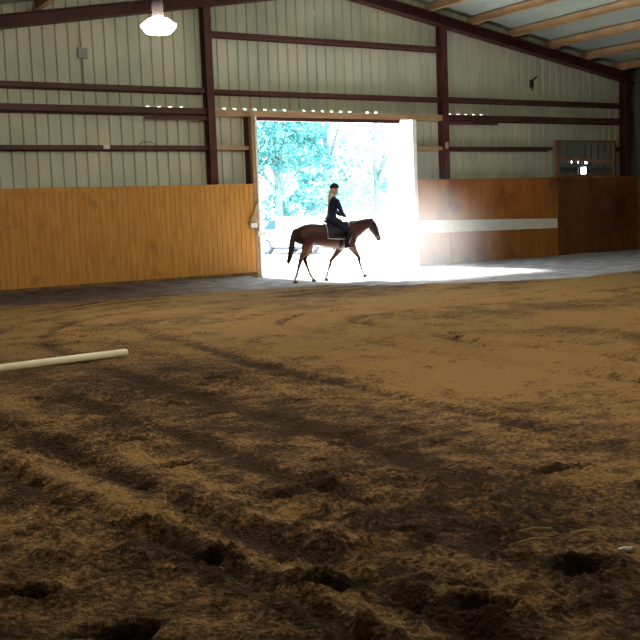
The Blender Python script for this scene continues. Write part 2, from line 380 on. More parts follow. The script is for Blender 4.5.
# ------------------------------------------------------------------ frame steel
def ibeam_z(bm, cx, y0, y1, z0, z1, w=.20, t=.02):
    """I column: flanges facing the room and the wall"""
    box(bm, cx-w/2, cx+w/2, y0, y0+t, z0, z1); box(bm, cx-w/2, cx+w/2, y1-t, y1, z0, z1); box(bm, cx-t/2, cx+t/2, y0+t, y1-t, z0, z1)
def column(cx, label, wd=.2):
    bm = bmesh.new(); ibeam_z(bm, cx, -.34, -.06, 0, raf(cx)+.03, wd)
    t = thing('steel_column', label, 'column', (cx, -.2, 0), group='steel columns of the end wall')
    bmesh.ops.translate(bm, verts=bm.verts[:], vec=(-cx, .2, 0)); obj('shaft', bm, m_steel, t)
    p = bx(-wd/2-.05, wd/2+.05, -.14, .17, .0, .025); obj('base_plate', p, m_steel, t)
    return t
column(11.53, 'dark red steel column just left of the open doorway')
cr = column(19.24, 'dark red steel column just right of the open doorway')
obj('splice_bracket', bx(-.07, .05, -.16, -.138, 3.42, 3.62), m_header, cr, label='pale bracket bolted on the column')
column(27.12, 'dark red steel column in the far right corner beside the mirror', .26)

def rafter(x0, x1, label):
    bm = bmesh.new()
    def band(y0, y1, a, b_):
        v = []
        for x in (x0, x1):
            for (yy, zz) in ((y0, a), (y1, a), (y1, b_), (y0, b_)): v.append(bm.verts.new((x, yy, raf(x)+zz)))
        for i in range(4): bm.faces.new((v[i], v[(i+1) % 4], v[4+(i+1) % 4], v[4+i]))
        bm.faces.new(v[0:4]); bm.faces.new(v[4:8][::-1])
    band(-.36, -.04, 0, .02); band(-.36, -.04, .28, .30); band(-.212, -.188, .02, .28)
    o = obj('roof_rafter', bm, m_steel); return tag(o, label, 'rafter', 'sloping rafters of the end frame')
rafter(XL, APX, 'dark red sloping rafter rising to the right above the hanging lamp')
rafter(APX, XR, 'dark red sloping rafter falling to the right over the mirror corner')

def girt(x0, x1, z, h, label, m_=None, y0=-.26, lip=True):
    bm = bmesh.new(); t = .02
    box(bm, x0, x1, y0, -.005, z+h-t, z+h); box(bm, x0, x1, y0, y0+t, z+h*.35, z+h-t); 
    box(bm, x0, x1, y0, -.03, z+h*.35-t, z+h*.35); box(bm, x0, x1, -.03, -.005, z, z+h-t)
    o = obj('wall_girt', bm, m_ or m_girt); tag(o, label, 'girt', 'horizontal steel girts of the end wall'); return o
for z, h, nm in ((4.80, .15, 'upper girt'), (4.24, .20, 'thick middle girt'), (3.36, .13, 'lower girt')):
    girt(XL, 11.42, z, h, 'dark red horizontal %s left of the left column' % nm)
    x1 = 26.98
    if z < 3.5: x1 = 23.66
    girt(19.35, x1, z, h, 'dark red horizontal %s right of the right column' % nm + (', ending at the mirror' if z < 3.5 else ''))
girt(11.64, 19.13, 6.26, .14, 'highest dark red horizontal girt, between the columns high above the doorway')
girt(11.64, 19.13, 4.80, .13, 'dark red horizontal girt between the columns just above the door header')
girt(11.64, 12.60, 3.36, .13, 'short pale-lit girt between the left column and the doorway', m_header)  # tan in place of girt red paints in the doorway light
girt(18.02, 19.13, 3.36, .13, 'short pale-lit girt between the doorway and the right column', m_header)  # same tan, doorway light painted into the girt colour
girt(26.47, 26.98, 3.36, .13, 'very short dark girt between the mirror and the corner column')

bm = bx(11.64, 19.13, -.30, -.005, DZ+.01, DZ+.17, bevel=.006)
tag(obj('door_header', bm, m_header), 'tan horizontal header beam right across the top of the doorway', 'beam')
bm = bmesh.new(); box(bm, DX0-.02, DX1-.30, -.28, -.20, DZ-.09, DZ+.005); box(bm, DX0-.02, DX1-.30, -.22, -.12, DZ-.09, DZ-.07)
tag(obj('door_track', bm, m_steel), 'dark brown sliding door track under the tan header', 'door track')

# side wall columns and eave things hidden from this view are left out; the right wall lining shows in the mirror
# purlins
P = []
pl = [(18.81, 'roof purlin crossing the top edge of the picture nearest the ridge'), (20.41, 'roof purlin second from the ridge on the right slope'), (22.01, 'roof purlin third from the ridge on the right slope'),
      (23.61, 'roof purlin over the left end of the wall mirror'), (25.21, 'roof purlin over the middle of the wall mirror'), (26.81, 'last roof purlin by the right eave above the corner column'),
      (17.21, 'roof purlin just right of the ridge, out at the top'), (2.44, 'roof purlin low in the left slope at the top left corner'), (4.04, 'roof purlin on the left slope, second at the top left corner'), (5.64, 'roof purlin on the left slope, third at the top left corner'), (7.24, 'roof purlin on the left slope above the hanging lamp')]
for (x, lb) in pl:
    bm = bmesh.new(); z = raf(x)+.30; s = -1 if x > APX else 1
    t = .02; w_ = .12
    box(bm, x-t/2, x+t/2, YB, -.02, z, z+.27); box(bm, x-w_, x+t/2, YB, -.02, z-.0, z+t); box(bm, x-t/2, x+w_, YB, -.02, z+.25, z+.27)
    o = obj('roof_purlin', bm, m_purlin); tag(o, lb, 'purlin', 'tan purlins under the roof')

# ------------------------------------------------------------------ kickboards
def planks(bm, x0, x1, z0, z1, y, th=.04, w=.14):
    x = x0
    while x < x1-.01:
        e_ = min(x+w, x1); jz = r_.uniform(-.003, .003); jy = r_.uniform(0, .004)
        box(bm, x+.004, e_-.004, y+jy, y+th, z0, z1+jz); x = e_
    box(bm, x0, x1, y+.014, y+th, z0, z1-.01)
t = thing('kickboard_lining', 'honey coloured vertical plank wall lining left of the doorway', 'wall lining', (4.8, -.42, 0))
def chd(name, bm, m_, par, loc, **k):
    bmesh.ops.translate(bm, verts=bm.verts[:], vec=(-loc[0], -loc[1], -loc[2])); return obj(name, bm, m_, par, **k)
L0 = (4.8, -.42, 0)
bm = bmesh.new(); planks(bm, XL, 12.60, .16, KZ-.03, -.44); chd('plank_face', bm, m_plank, t, L0)
chd('cap_board', bx(XL, 12.60, -.455, -.36, KZ-.03, KZ), m_plank, t, L0)
chd('cap_board', bx(XL, 8.62, -.462, -.440, KZ-.13, KZ-.028, bevel=.004), m_plank, t, L0, label='narrow face board along the top edge')
chd('bottom_board', bx(XL, 12.60, -.465, -.40, -.02, .16, bevel=.006), m_sill, t, L0, label='dirty grey-brown bottom board')

px = [(18.03, 19.2, 'warm plywood sheet nearest the doorway, behind the start of the white board'), (19.2, 21.62, 'orange plywood wall sheet behind the middle of the white board'), (21.62, 23.68, 'brown plywood wall sheet behind the right end of the white board'),
      (23.68, 26.1, 'dark brown plywood wall sheet under the mirror'), (26.1, 27.38, 'darkest narrow plywood sheet in the far right corner')]
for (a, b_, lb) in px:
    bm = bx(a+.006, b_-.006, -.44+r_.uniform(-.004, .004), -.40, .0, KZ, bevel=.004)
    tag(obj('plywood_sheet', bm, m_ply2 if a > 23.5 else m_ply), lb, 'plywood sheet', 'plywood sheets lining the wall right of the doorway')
bm = bx(27.39, 27.43, -14, -.45, 0, KZ, bevel=.004); tag(obj('plywood_sheet', bm, m_ply2), 'dark plywood lining along the right side wall at the picture edge', 'plywood sheet')
bm = bx(18.03, 27.38, -.44, -.345, KZ+.0005, KZ+.035); tag(obj('ledge_board', bm, m_ply), 'brown flat cap board on top of the plywood right of the doorway', 'cap board')

# white board on the plywood
bm = bmesh.new()
v = [(18.04, 1.33), (23.6, 1.20), (23.6, .89), (18.04, .95)]
F_ = [bm.verts.new((x, -.485, z)) for x, z in v]; B_ = [bm.verts.new((x, -.446, z)) for x, z in v]
bm.faces.new(F_); bm.faces.new(B_[::-1])
for i in range(4): bm.faces.new((F_[i], F_[(i+1) % 4], B_[(i+1) % 4], B_[i]))
bmesh.ops.bevel(bm, geom=bm.edges[:], offset=.005, segments=1, affect='EDGES')
tag(obj('white_board', bm, m_white), 'long white horizontal board fixed across the plywood right of the doorway', 'board')

# ------------------------------------------------------------------ doorway trim
T_ = (12.66, -.3, 0)
t = thing('door_post', 'pale wooden post framing the left side of the doorway', 'door post', T_)
chd('post', bx(12.60, 12.70, -.44, -.30, 0, DZ+.005, bevel=.005), m_header, t, T_)
chd('steel_jamb', bx(12.60, 12.66, -.295, -.02, 0, DZ+.005), m_steel, t, T_, label='dark steel jamb behind the wood')
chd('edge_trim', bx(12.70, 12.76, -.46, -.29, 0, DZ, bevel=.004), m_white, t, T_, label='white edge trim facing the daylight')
# curved wooden handle plate and white latch
bm = bmesh.new(); prof = [(12.69, 2.02), (12.70, 1.35), (12.44, 1.30), (12.40, 1.42), (12.44, 1.56), (12.54, 1.70), (12.60, 1.90)]
extr(bm, prof, -.485, -.462, 'y'); chd('handle_plate', bm, m_header, t, T_, label='curved wooden plate beside the latch')
chd('latch', bx(12.40, 12.60, -.55, -.486, 1.33, 1.46, bevel=.01), m_white, t, T_, label='white block latch')
chd('latch_bar', bx(12.62, 12.86, -.54, -.486, 1.10, 1.24, bevel=.008), m_white, t, T_)
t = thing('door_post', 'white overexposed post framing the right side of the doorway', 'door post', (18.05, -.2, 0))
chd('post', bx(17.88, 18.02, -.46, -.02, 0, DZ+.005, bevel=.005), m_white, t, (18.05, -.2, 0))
t = thing('barn_door', 'white barn door leaf swung open outside the right edge of the doorway', 'door', (17.9, .12, 0))
bm = bx(17.9, 17.96, .12, .86, .05, DZ, bevel=.006); chd('door_leaf', bm, m_white, t, (17.9, .12, 0))
for z in (.6, 2.1, 3.6): chd('hinge', bx(17.885, 17.9, .14, .40, z, z+.06), m_grey, t, (17.9, .12, 0))
for z in (.12, 2.05, 3.95): chd('batten', bx(17.885, 17.9, .42, .84, z, z+.14, bevel=.004), m_white, t, (17.9, .12, 0))

# ------------------------------------------------------------------ mirror
MX0, MX1, MZ0, MZ1 = 23.68, 26.45, KZ+.036, 3.70
O_ = (25.05, -.3, MZ0)
t = thing('wall_mirror', 'large brown-framed arena mirror standing on the kickboard in the right corner', 'mirror', O_)
ym = -.36
chd('glass', bx(MX0+.06, MX1-.06, ym, ym+.01, MZ0+.06, MZ1-.06), m_mirror, t, O_)
chd('backing', bx(MX0+.05, MX1-.05, ym+.011, ym+.03, MZ0+.05, MZ1-.05), m_dark, t, O_)
chd('frame_side', bx(MX0, MX0+.12, ym-.03, ym+.05, MZ0, MZ1, bevel=.006), m_frame, t, O_)
chd('frame_side', bx(MX1-.12, MX1, ym-.03, ym+.05, MZ0, MZ1, bevel=.006), m_frame, t, O_)
chd('frame_rail', bx(MX0+.12, MX1-.12, ym-.025, ym+.05, MZ0, MZ0+.09, bevel=.006), m_frame, t, O_)
chd('frame_rail', bx(MX0+.12, MX1-.12, ym-.025, ym+.05, MZ1-.06, MZ1, bevel=.006), m_frame, t, O_)

# ------------------------------------------------------------------ small wall fittings
O_ = (8.14, -.03, 5.6); t = thing('junction_box', 'small grey electrical box with conduit on the upper wall left of the lamp', 'electrical box', O_)
chd('box', bx(8.17, 8.41, -.10, 0, 5.58, 5.83, bevel=.01), m_grey, t, O_)
bm = bmesh.new(); tube(bm, [(8.29, -.045, 5.58), (8.29, -.045, 4.96)], .018); chd('conduit', bm, m_grey, t, O_)
bm = bmesh.new(); tube(bm, [(8.27, -.045, 5.83), (8.26, -.045, 6.36)], .018); chd('conduit', bm, m_grey, t, O_)
O_ = (23.0, 0, 5.35); t = thing('wall_bracket', 'small dark hooked bracket high on the wall panels above the white board end', 'bracket', O_)
chd('plate', bx(22.93, 23.07, -.05, .0, 5.38, 5.62), m_dark, t, O_)
bm = bmesh.new(); tube(bm, [(23.02, -.05, 5.6), (23.05, -.14, 5.66), (23.09, -.18, 5.72)], [.035, .03, .02]); chd('hook', bm, m_dark, t, O_)
bm = bmesh.new(); tube(bm, [(22.97, -.05, 5.4), (22.93, -.12, 5.33), (22.92, -.14, 5.27)], [.03, .025, .015]); chd('hook', bm, m_dark, t, O_)
bm = bmesh.new(); ball(bm, (14.9, -.02, 7.13), (.05, .03, .04)); ball(bm, (14.96, -.02, 7.08), (.03, .02, .03)); tag(obj('silver_cap', bm, m_white, smooth=True), 'tiny shiny white cap on the panels near the gable peak', 'cap')
bm = bmesh.new(); box(bm, 8.6, 8.76, -.285, -.262, 3.40, 3.50); tube(bm, [(8.68, -.285, 3.45), (8.68, -.31, 3.45)], .03); tag(obj('splice_clip', bm, m_white), 'small pale clip on the lower girt left of the left column', 'clip')
# loose dark cable sagging off the thick girt, left of the doorway
bm = bmesh.new(); tube(bm, [(9.5, -.29, 3.50), (9.65, -.29, 3.58), (9.85, -.29, 3.56), (10.0, -.28, 3.50)], .009); tag(obj('loose_wire', bm, m_girt, smooth=True), 'loose thin wire curling above the lower girt left of the doorway', 'wire')
bm = bmesh.new(); box(bm, 9.7, 11.42, -.30, -.262, 4.13, 4.23); tag(obj('angle_trim', bm, m_girt), 'dark angle strip under the thick girt left of the doorway', 'trim strip')
bm = bmesh.new(); box(bm, 19.35, 21.3, -.30, -.262, 4.14, 4.23); tag(obj('angle_trim', bm, m_girt), 'dark angle strip under the thick girt right of the doorway', 'trim strip')

# ------------------------------------------------------------------ lamps
def lamp(x, y, z, label, parent=None):
    t = thing('high_bay_lamp', label, 'lamp', (x, y, z), group='hanging high bay lamps')
    bm = bmesh.new(); lathe(bm, [(.03, .02), (.16, -.002), (.285, -.10), (.275, -.125), (.20, -.215), (.05, -.235)]); obj('lens', bm, m_lens, t, True, label='glowing white prismatic lens')
    bm = bmesh.new(); lathe(bm, [(.10, .022), (.09, .06), (.09, .24), (.07, .30), (.03, .34)]); obj('ballast_housing', bm, m_dark, t, True)
    bm = bmesh.new(); tube(bm, [(0, 0, .34), (0, 0, roofz(x)-z)], .014); obj('hanging_rod', bm, m_dark, t)
    return t
lamp(6.57, -8.72, 4.81, 'glowing white high bay lamp hanging at the top left')
lamp(12.2, -9.9, 5.9, 'high bay lamp over the middle of the arena above the top edge')
lamp(4.5, -17.5, 5.2, 'high bay lamp over the near left of the arena, above the view')
lamp(11.0, -17.5, 5.9, 'high bay lamp over the near middle of the arena, above the view')

# ------------------------------------------------------------------ ground pole and bits on the ground
p1 = Vector((4.24, -12.66, .055)); dirp = (Vector((2.74, -12.82, .055))-p1).normalized()
bm = bmesh.new(); tube(bm, [p1, p1+dirp*.012, p1+dirp*1.8, p1+dirp*3.64, p1+dirp*3.66], [.040, .048, .048, .048, .040], seg=20)
tag(obj('ground_pole', bm, m_pole, smooth=True), 'cream white round ground pole lying on the soil at the left', 'pole')
def gz(x, y):
    i = int(np.clip(np.searchsorted(xs, x), 0, nx-1)); j = int(np.clip(np.searchsorted(ys, y), 0, ny-1)); return float(Zg[j, i])
def chip(x, y, s, label, m_, name='wood_chip'):
    bm = bmesh.new(); ball(bm, (0, 0, 0), (s, s*.55, s*.28), 2)
    for v in bm.verts: v.co += Vector((r_.uniform(-1, 1), r_.uniform(-1, 1), r_.uniform(-1, 1)))*s*.09
    o = obj(name, bm, m_); o.location = (x, y, gz(x, y)+s*.18); o.rotation_euler = (r_.uniform(-.2, .2), r_.uniform(-.2, .2), r_.uniform(0, 3)); return tag(o, label, name.replace('_', ' '))
m_straw = mat('straw', (0.50, 0.36, 0.14), .8)
m_stone = mat('pale_stone', (0.62, 0.58, 0.50), .8)
chip(3.47, -20.9, .045, 'pale flat stone on the soil at the right picture edge', m_stone, 'small_stone')
chip(1.40, -18.6, .012, 'tiny white pebble on the dark soil at the lower left', m_stone, 'small_pebble')
for (x, y, l, a, lb) in ((3.3, -20.5, .08, -.4, 'longest straw stalk on the soil near the right edge'), (3.2, -20.6, .08, -.3, 'short straw stalk left of the pale stone'), (3.45, -20.68, .07, -.5, 'short straw stalk just behind the pale stone')):
    bm = bmesh.new(); zz = gz(x, y)+.03
    tube(bm, [(x-l*math.cos(a), y-l*math.sin(a), zz-.004), (x, y, zz+.006), (x+l*math.cos(a), y+l*math.sin(a), zz-.004)], .0045, 6)
    tag(obj('straw_stalk', bm, m_straw), lb, 'straw', 'straw stalks by the pale stone')

# ------------------------------------------------------------------ horse (local frame: +x forward, -y the side we see)
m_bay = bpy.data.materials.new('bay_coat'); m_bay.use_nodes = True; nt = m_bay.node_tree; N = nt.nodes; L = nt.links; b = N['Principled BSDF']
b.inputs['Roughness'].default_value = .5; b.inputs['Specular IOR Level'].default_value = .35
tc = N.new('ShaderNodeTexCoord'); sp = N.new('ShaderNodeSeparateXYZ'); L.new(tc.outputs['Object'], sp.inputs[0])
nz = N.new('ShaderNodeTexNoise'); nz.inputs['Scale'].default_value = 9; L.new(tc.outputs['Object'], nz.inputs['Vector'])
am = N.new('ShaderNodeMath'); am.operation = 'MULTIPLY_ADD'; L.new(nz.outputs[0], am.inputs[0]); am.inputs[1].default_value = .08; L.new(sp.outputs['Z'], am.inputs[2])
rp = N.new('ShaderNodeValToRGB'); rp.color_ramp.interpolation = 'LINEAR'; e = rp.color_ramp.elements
e[0].position = .0; e[0].color = (.45, .42, .40, 1); e[1].position = 1; e[1].color = (.055, .015, .010, 1)  # pale lower legs: doorway glare painted into the coat colour
for p, c in ((.27, (.45, .42, .40)), (.33, (.035, .016, .012)), (.56, (.03, .014, .010)), (.68, (.09, .026, .014)), (.80, (.20, .085, .04)), (.95, (.10, .028, .014))):  # lighter belly band: light bounced off the ground, painted in
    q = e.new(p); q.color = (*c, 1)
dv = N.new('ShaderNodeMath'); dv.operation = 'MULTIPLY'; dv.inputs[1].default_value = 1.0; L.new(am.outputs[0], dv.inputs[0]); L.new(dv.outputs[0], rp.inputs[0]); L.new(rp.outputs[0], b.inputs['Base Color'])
m_hair = mat('black_hair', (0.018, 0.010, 0.010), .5, (0.05, 0.025, 0.018), 14, (6, 6, .6), bump=.3)
m_hoof = mat('hoof', (0.04, 0.03, 0.028), .5)
m_eye = mat('eye', (0.004, 0.003, 0.003), .1)
m_leather = mat('black_leather', (0.012, 0.009, 0.010), .35)
HA = math.radians(-15); HO = (12.85, -3.55, 0.0)
horse = thing('horse', 'bay horse walking to the right across the open doorway with a rider', 'horse', HO, HA)
TR = [(-.80, 1.20, 1.00, .07), (-.76, 1.27, .96, .14), (-.68, 1.335, .92, .21), (-.55, 1.385, .90, .25), (-.40, 1.405, .885, .262), (-.2, 1.39, .86, .262), (0, 1.365, .82, .27), (.2, 1.365, .785, .265), (.38, 1.39, .765, .25), (.52, 1.41, .765, .22), (.62, 1.395, .79, .19), (.70, 1.34, .85, .15), (.75, 1.24, .92, .09)]
def trunk(x, a, off=0):
    xs_ = [t_[0] for t_ in TR]; zt_ = np.interp(x, xs_, [t_[1] for t_ in TR]); zb_ = np.interp(x, xs_, [t_[2] for t_ in TR]); w_ = np.interp(x, xs_, [t_[3] for t_ in TR])
    c_, s_ = math.cos(a), math.sin(a); zc = (zt_+zb_)/2; h_ = (zt_-zb_)/2
    return Vector((x, (w_+off)*math.copysign(abs(s_)**.85, s_), zc+(h_+off)*math.copysign(abs(c_)**.9, c_)))
bm = bmesh.new(); rings = []
for t_ in TR: rings.append([bm.verts.new(trunk(t_[0], 2*PI*k/28)) for k in range(28)])
for i in range(len(rings)-1):
    for k in range(28): bm.faces.new((rings[i][k], rings[i][(k+1) % 28], rings[i+1][(k+1) % 28], rings[i+1][k]))
bm.faces.new(rings[0][::-1]); bm.faces.new(rings[-1])
# neck, head
loft(bm, [(.48, 0, 1.12, .26, .17), (.62, 0, 1.16, .245, .15), (.76, 0, 1.22, .195, .115), (.90, 0, 1.285, .155, .09), (1.03, 0, 1.335, .118, .075), (1.13, 0, 1.365, .09, .07)])
loft(bm, [(1.115, 0, 1.405, .05, .06), (1.14, 0, 1.37, .092, .08), (1.175, 0, 1.30, .118, .092), (1.21, 0, 1.22, .112, .085), (1.255, 0, 1.13, .085, .066), (1.30, 0, 1.04, .064, .055), (1.335, 0, .975, .060, .056), (1.352, 0, .94, .048, .048), (1.358, 0, .925, .02, .02)])
ball(bm, (1.315, 0, .935), (.035, .035, .025))
for s in (-1, 1):
    loft(bm, [(1.145, s*.045, 1.40, .030, .022), (1.165, s*.058, 1.46, .026, .018), (1.19, s*.062, 1.51, .014, .010), (1.20, s*.062, 1.535, .004, .004)], 8)
    ball(bm, (1.218, s*.078, 1.285), (.028, .016, .022))          # brow
    ball(bm, (1.348, s*.038, .985), (.020, .014, .022))
# legs
def hind(s, st, gs, hk, cn, ft, hf):
    loft(bm, [(-.50, s*.11, 1.22, .20, .10), (-.52, s*.14, 1.08, .215, .12), (st[0]-.04, s*.15, st[1]+.06, .165, .10), (gs[0], s*.14, gs[1], .095, .07), (hk[0]+.02, s*.13, hk[1]+.08, .058, .045), (hk[0], s*.13, hk[1], .056, .042), (cn[0], s*.13, cn[1], .034, .030), (ft[0], s*.13, ft[1], .038, .036), (hf[0]-.01, s*.13, hf[1]+.085, .030, .030), (hf[0], s*.13, hf[1]+.05, .035, .035)])
hind(-1, (-.46, .92), (-.585, .73), (-.70, .555), (-.775, .33), (-.83, .155), (-.86, 0))
hind(1, (-.36, .90), (-.43, .72), (-.525, .54), (-.46, .33), (-.395, .155), (-.33, 0))
def fore(s, el, fa, kn, cn, ft, hf):
    loft(bm, [(.56, s*.12, 1.16, .15, .07), (.54, s*.14, 1.0, .15, .085), (el[0], s*.14, el[1], .11, .08), (fa[0], s*.13, fa[1], .066, .055), (kn[0], s*.125, kn[1]+.04, .044, .040), (kn[0], s*.125, kn[1]-.02, .042, .040), (cn[0], s*.125, cn[1], .028, .026), (ft[0], s*.125, ft[1], .034, .033), (hf[0]-.01, s*.125, hf[1]+.085, .028, .028), (hf[0], s*.125, hf[1]+.05, .034, .034)])
fore(1, (.42, .84), (.27, .65), (.12, .44), (.055, .27), (.015, .13), (-.01, 0))
fore(-1, (.58, .83), (.67, .68), (.765, .50), (.80, .33), (.845, .19), (.90, .055))
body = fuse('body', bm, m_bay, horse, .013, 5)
for (hx, hz, s, rot) in ((-.86, 0, -1, 0), (-.33, 0, 1, 0), (-.01, 0, 1, 0), (.90, .055, -1, .35)):
    bm = bmesh.new(); lathe(bm, [(.052, 0), (.050, .01), (.040, .055), (.034, .065)], seg=16)
    for v in bm.verts:
        if v.co.z < .03 and v.co.x > 0: v.co.x *= 1.35
    o = obj('hoof', bm, m_hoof, horse, True); o.location = (hx+.005, s*(.13 if hx < -.1 else .125), hz+.005); o.rotation_euler = (0, -rot, 0)
# tail
bm = bmesh.new(); loft(bm, [(-.735, 0, 1.285, .03, .03), (-.79, 0, 1.25, .045, .04), (-.835, 0, 1.12, .06, .05), (-.865, 0, .92, .075, .055), (-.895, 0, .74, .07, .05), (-.935, 0, .58, .05, .04), (-.985, 0, .46, .02, .02)])
rr = random.Random(9)
for i in range(26):
    y0 = rr.uniform(-.04, .04); dx = rr.uniform(-.05, .05); e0 = rr.uniform(.42, .60)
    tube(bm, [(-.80, y0, 1.2), (-.85+dx*.6, y0*1.3, .95), (-.90+dx, y0*1.4, .72), (-.965+dx*.9, y0*1.3, e0)], [.012, .012, .01, .003], 5)
obj('tail', bm, m_hair, horse, True)
bm = bmesh.new()
for i in range(30):
    u = i/29; x = .60+.53*u; z = np.interp(x, [.6, .75, .9, 1.03, 1.13], [1.405, 1.405, 1.43, 1.447, 1.445])
    l = rr.uniform(.09, .15)*(1-.3*u); wq = .045
    tube(bm, [(x, .012, z-.02), (x, -.015, z+.012), (x+.01, -.075+.02*u, z-.05), (x+.005, -.10+.035*u, z-l)], [.020, .022, .017, .004], 6)
tube(bm, [(1.13, 0, 1.45), (1.19, 0, 1.43), (1.235, -.01, 1.36), (1.25, -.01, 1.31)], [.02, .025, .018, .004], 6)
obj('mane', bm, m_hair, horse, True)
for s in (-1, 1):
    bm = bmesh.new(); ball(bm, (1.222, s*.088, 1.28), (.016, .010, .014)); obj('eye', bm, m_eye, horse, True)

# tack ---------------------------------------------------------
def patch_on(x0, x1, a0, a1, off, th, nxx=10, na=16, shape=None):
    """piece of cloth or leather wrapped over the horse's barrel"""
    bm = bmesh.new(); G = []
    for i in range(nxx+1):
        row = []
        for k in range(na+1):
            u = i/nxx; v_ = k/na; a = a0+(a1-a0)*v_; x = x0+(x1-x0)*u
            if shape: x = shape(u, v_, a, x)
            row.append((bm.verts.new(trunk(x, a, off+th)), bm.verts.new(trunk(x, a, off))))
        G.append(row)
    for i in range(nxx):
        for k in range(na):
            bm.faces.new((G[i][k][0], G[i+1][k][0], G[i+1][k+1][0], G[i][k+1][0])); bm.faces.new((G[i][k][1], G[i][k+1][1], G[i+1][k+1][1], G[i+1][k][1]))
    for i in range(nxx):
        for k in (0, na): bm.faces.new((G[i][k][0], G[i][k][1], G[i+1][k][1], G[i+1][k][0]))
    for k in range(na):
        for i in (0, nxx): bm.faces.new((G[i][k][0], G[i][k+1][0], G[i][k+1][1], G[i][k][1]))
    return bm
m_pad = mat('navy_pad', (0.02, 0.022, 0.05), .8)
m_blue = mat('navy_cloth', (0.006, 0.008, 0.03), .8, (0.012, 0.018, 0.07), 8)
pad = thing('saddle_pad', 'dark saddle pad with a thin white edge under the saddle', 'saddle pad', HO, HA)
obj('cloth', patch_on(-.05, .52, -1.75, 1.75, .012, .010), m_pad, pad, True)
bm = bmesh.new()
for xx in (-.05, .52): tube(bm, [trunk(xx, a, .020) for a in np.linspace(-1.75, 1.75, 30)], .005, 6)
for aa in (-1.75, 1.75): tube(bm, [trunk(x, aa, .020) for x in np.linspace(-.05, .52, 12)], .008, 6)
obj('piping', bm, m_white, pad, True, label='white piping round the pad edge')
saddle = thing('saddle', 'black English saddle on the bay horse under the rider', 'saddle', HO, HA)
def flapshape(u, v_, a, x):
    k = min(1, abs(a)/1.6); return x+.07*k*(1 if u > .5 else .2)-.02
for s in (-1, 1):
    bm = patch_on(.10, .40, s*.25, s*1.66, .024, .012, shape=flapshape); obj('flap', bm, m_leather, saddle, True)
bm = bmesh.new(); loft(bm, [(-.055, 0, 1.45, .025, .10), (-.03, 0, 1.455, .045, .14), (.06, 0, 1.425, .045, .155), (.18, 0, 1.415, .04, .13), (.30, 0, 1.432, .04, .09), (.37, 0, 1.455, .042, .06), (.40, 0, 1.46, .02, .04)]); obj('seat', bm, m_leather, saddle, True)
bm = bmesh.new(); prev = None
for (x, zt_) in ((.27, 0), (.35, 0)): pass
bm = patch_on(.27, .36, 1.5, 2*PI-1.5, .013, .010, 3, 24); obj('girth', bm, m_leather, saddle, True)
for s in (-1, 1):
    bm = bmesh.new(); tube(bm, [(.26, s*.20, 1.38), (.30, s*.315, 1.24), (.36, s*.325, 1.0), (.385, s*.335, .90)], .011, 6); le = obj('stirrup_leather', bm, m_leather, saddle, True)
    bm = bmesh.new()
    cx_, cz_ = .425, .815
    arc = [(cx_-.02, s*.335+.055*math.cos(q), cz_+.02+.085*math.sin(q)) for q in np.linspace(-.2, PI+.2, 14)]
    tube(bm, arc, .008, 6); box(bm, cx_-.045, cx_+.02, s*.335-.055, s*.335+.055, cz_-.012, cz_); obj('stirrup_iron', bm, m_grey, saddle, True)
# bridle
bridle = thing('bridle', 'dark leather bridle and reins on the horse head', 'bridle', HO, HA)
def headring(c, t, a, bq, off, n=24):
    c = Vector(c); t = Vector(t).normalized(); lat = Vector((0, 1, 0)); nn = t.cross(lat).normalized()
    return [c+nn*math.cos(q)*(a+off)+lat*math.sin(q)*(bq+off) for q in np.linspace(0, 2*PI, n)]
ht = (.18, 0, -.4)
for nm, c_, a_, b2 in (('noseband', (1.275, 0, 1.09), .078, .062), ('browband', (1.155, 0, 1.345), .104, .086)):
    bm = bmesh.new(); tube(bm, headring(c_, ht, a_, b2, .006), .009, 6, False); obj(nm, bm, m_leather, bridle, True)
for s in (-1, 1):
    bm = bmesh.new(); tube(bm, [(1.13, s*.05, 1.435), (1.165, s*.092, 1.34), (1.20, s*.098, 1.23), (1.26, s*.074, 1.10), (1.295, s*.066, 1.02)], .008, 6); obj('cheekpiece', bm, m_leather, bridle, True)
    bm = bmesh.new(); lathe(bm, [(.022, -.003), (.026, -.003), (.026, .003), (.022, .003)], c=(1.297, s*.068, 1.012), seg=14, axis='y'); obj('bit_ring', bm, m_grey, bridle, True)
    bm = bmesh.new(); tube(bm, [(1.297, s*.070, 1.012), (1.10, s*.13, 1.20), (.88, s*.135, 1.36), (.66, s*.12, 1.47), (.475, s*.07, 1.545)], .006, 6); obj('rein', bm, m_leather, bridle, True)

# ------------------------------------------------------------------ rider
m_skin = mat('skin', (0.62, 0.36, 0.26), .55)
m_blond = mat('blond_hair', (0.62, 0.44, 0.20), .5, (0.45, 0.29, 0.12), 12, (6, 6, .6), bump=.3)
m_breech = mat('dark_breeches', (0.012, 0.014, 0.035), .8)
m_boot = mat('black_boot', (0.010, 0.008, 0.009), .25)
m_helm = mat('black_helmet', (0.008, 0.007, 0.010), .45)
rider = thing('person', 'rider in black helmet, dark navy top and tall boots sitting upright on the bay horse', 'person', HO, HA)
def arm(bm, s, g=0):
    loft(bm, [(.225, s*.12, 1.925, .055+g, .055+g), (.245, s*.175, 1.90, .056+g, .052+g), (.275, s*.205, 1.80, .047+g, .045+g), (.315, s*.215, 1.69, .042+g, .040+g), (.37, s*.175, 1.62, .038+g, .036+g), (.42, s*.11, 1.575, .030+g, .029+g), (.435, s*.092, 1.565, .027+g, .026+g)], 12)
def torso(bm, g=0):
    loft(bm, [(.15, 0, 1.45, .11+g, .16+g), (.145, 0, 1.52, .115+g, .16+g), (.155, 0, 1.62, .095+g, .13+g), (.18, 0, 1.74, .10+g, .145+g), (.20, 0, 1.86, .105+g, .165+g), (.21, 0, 1.94, .08+g, .15+g), (.215, 0, 1.985, .05+g, .08+g)], 18)
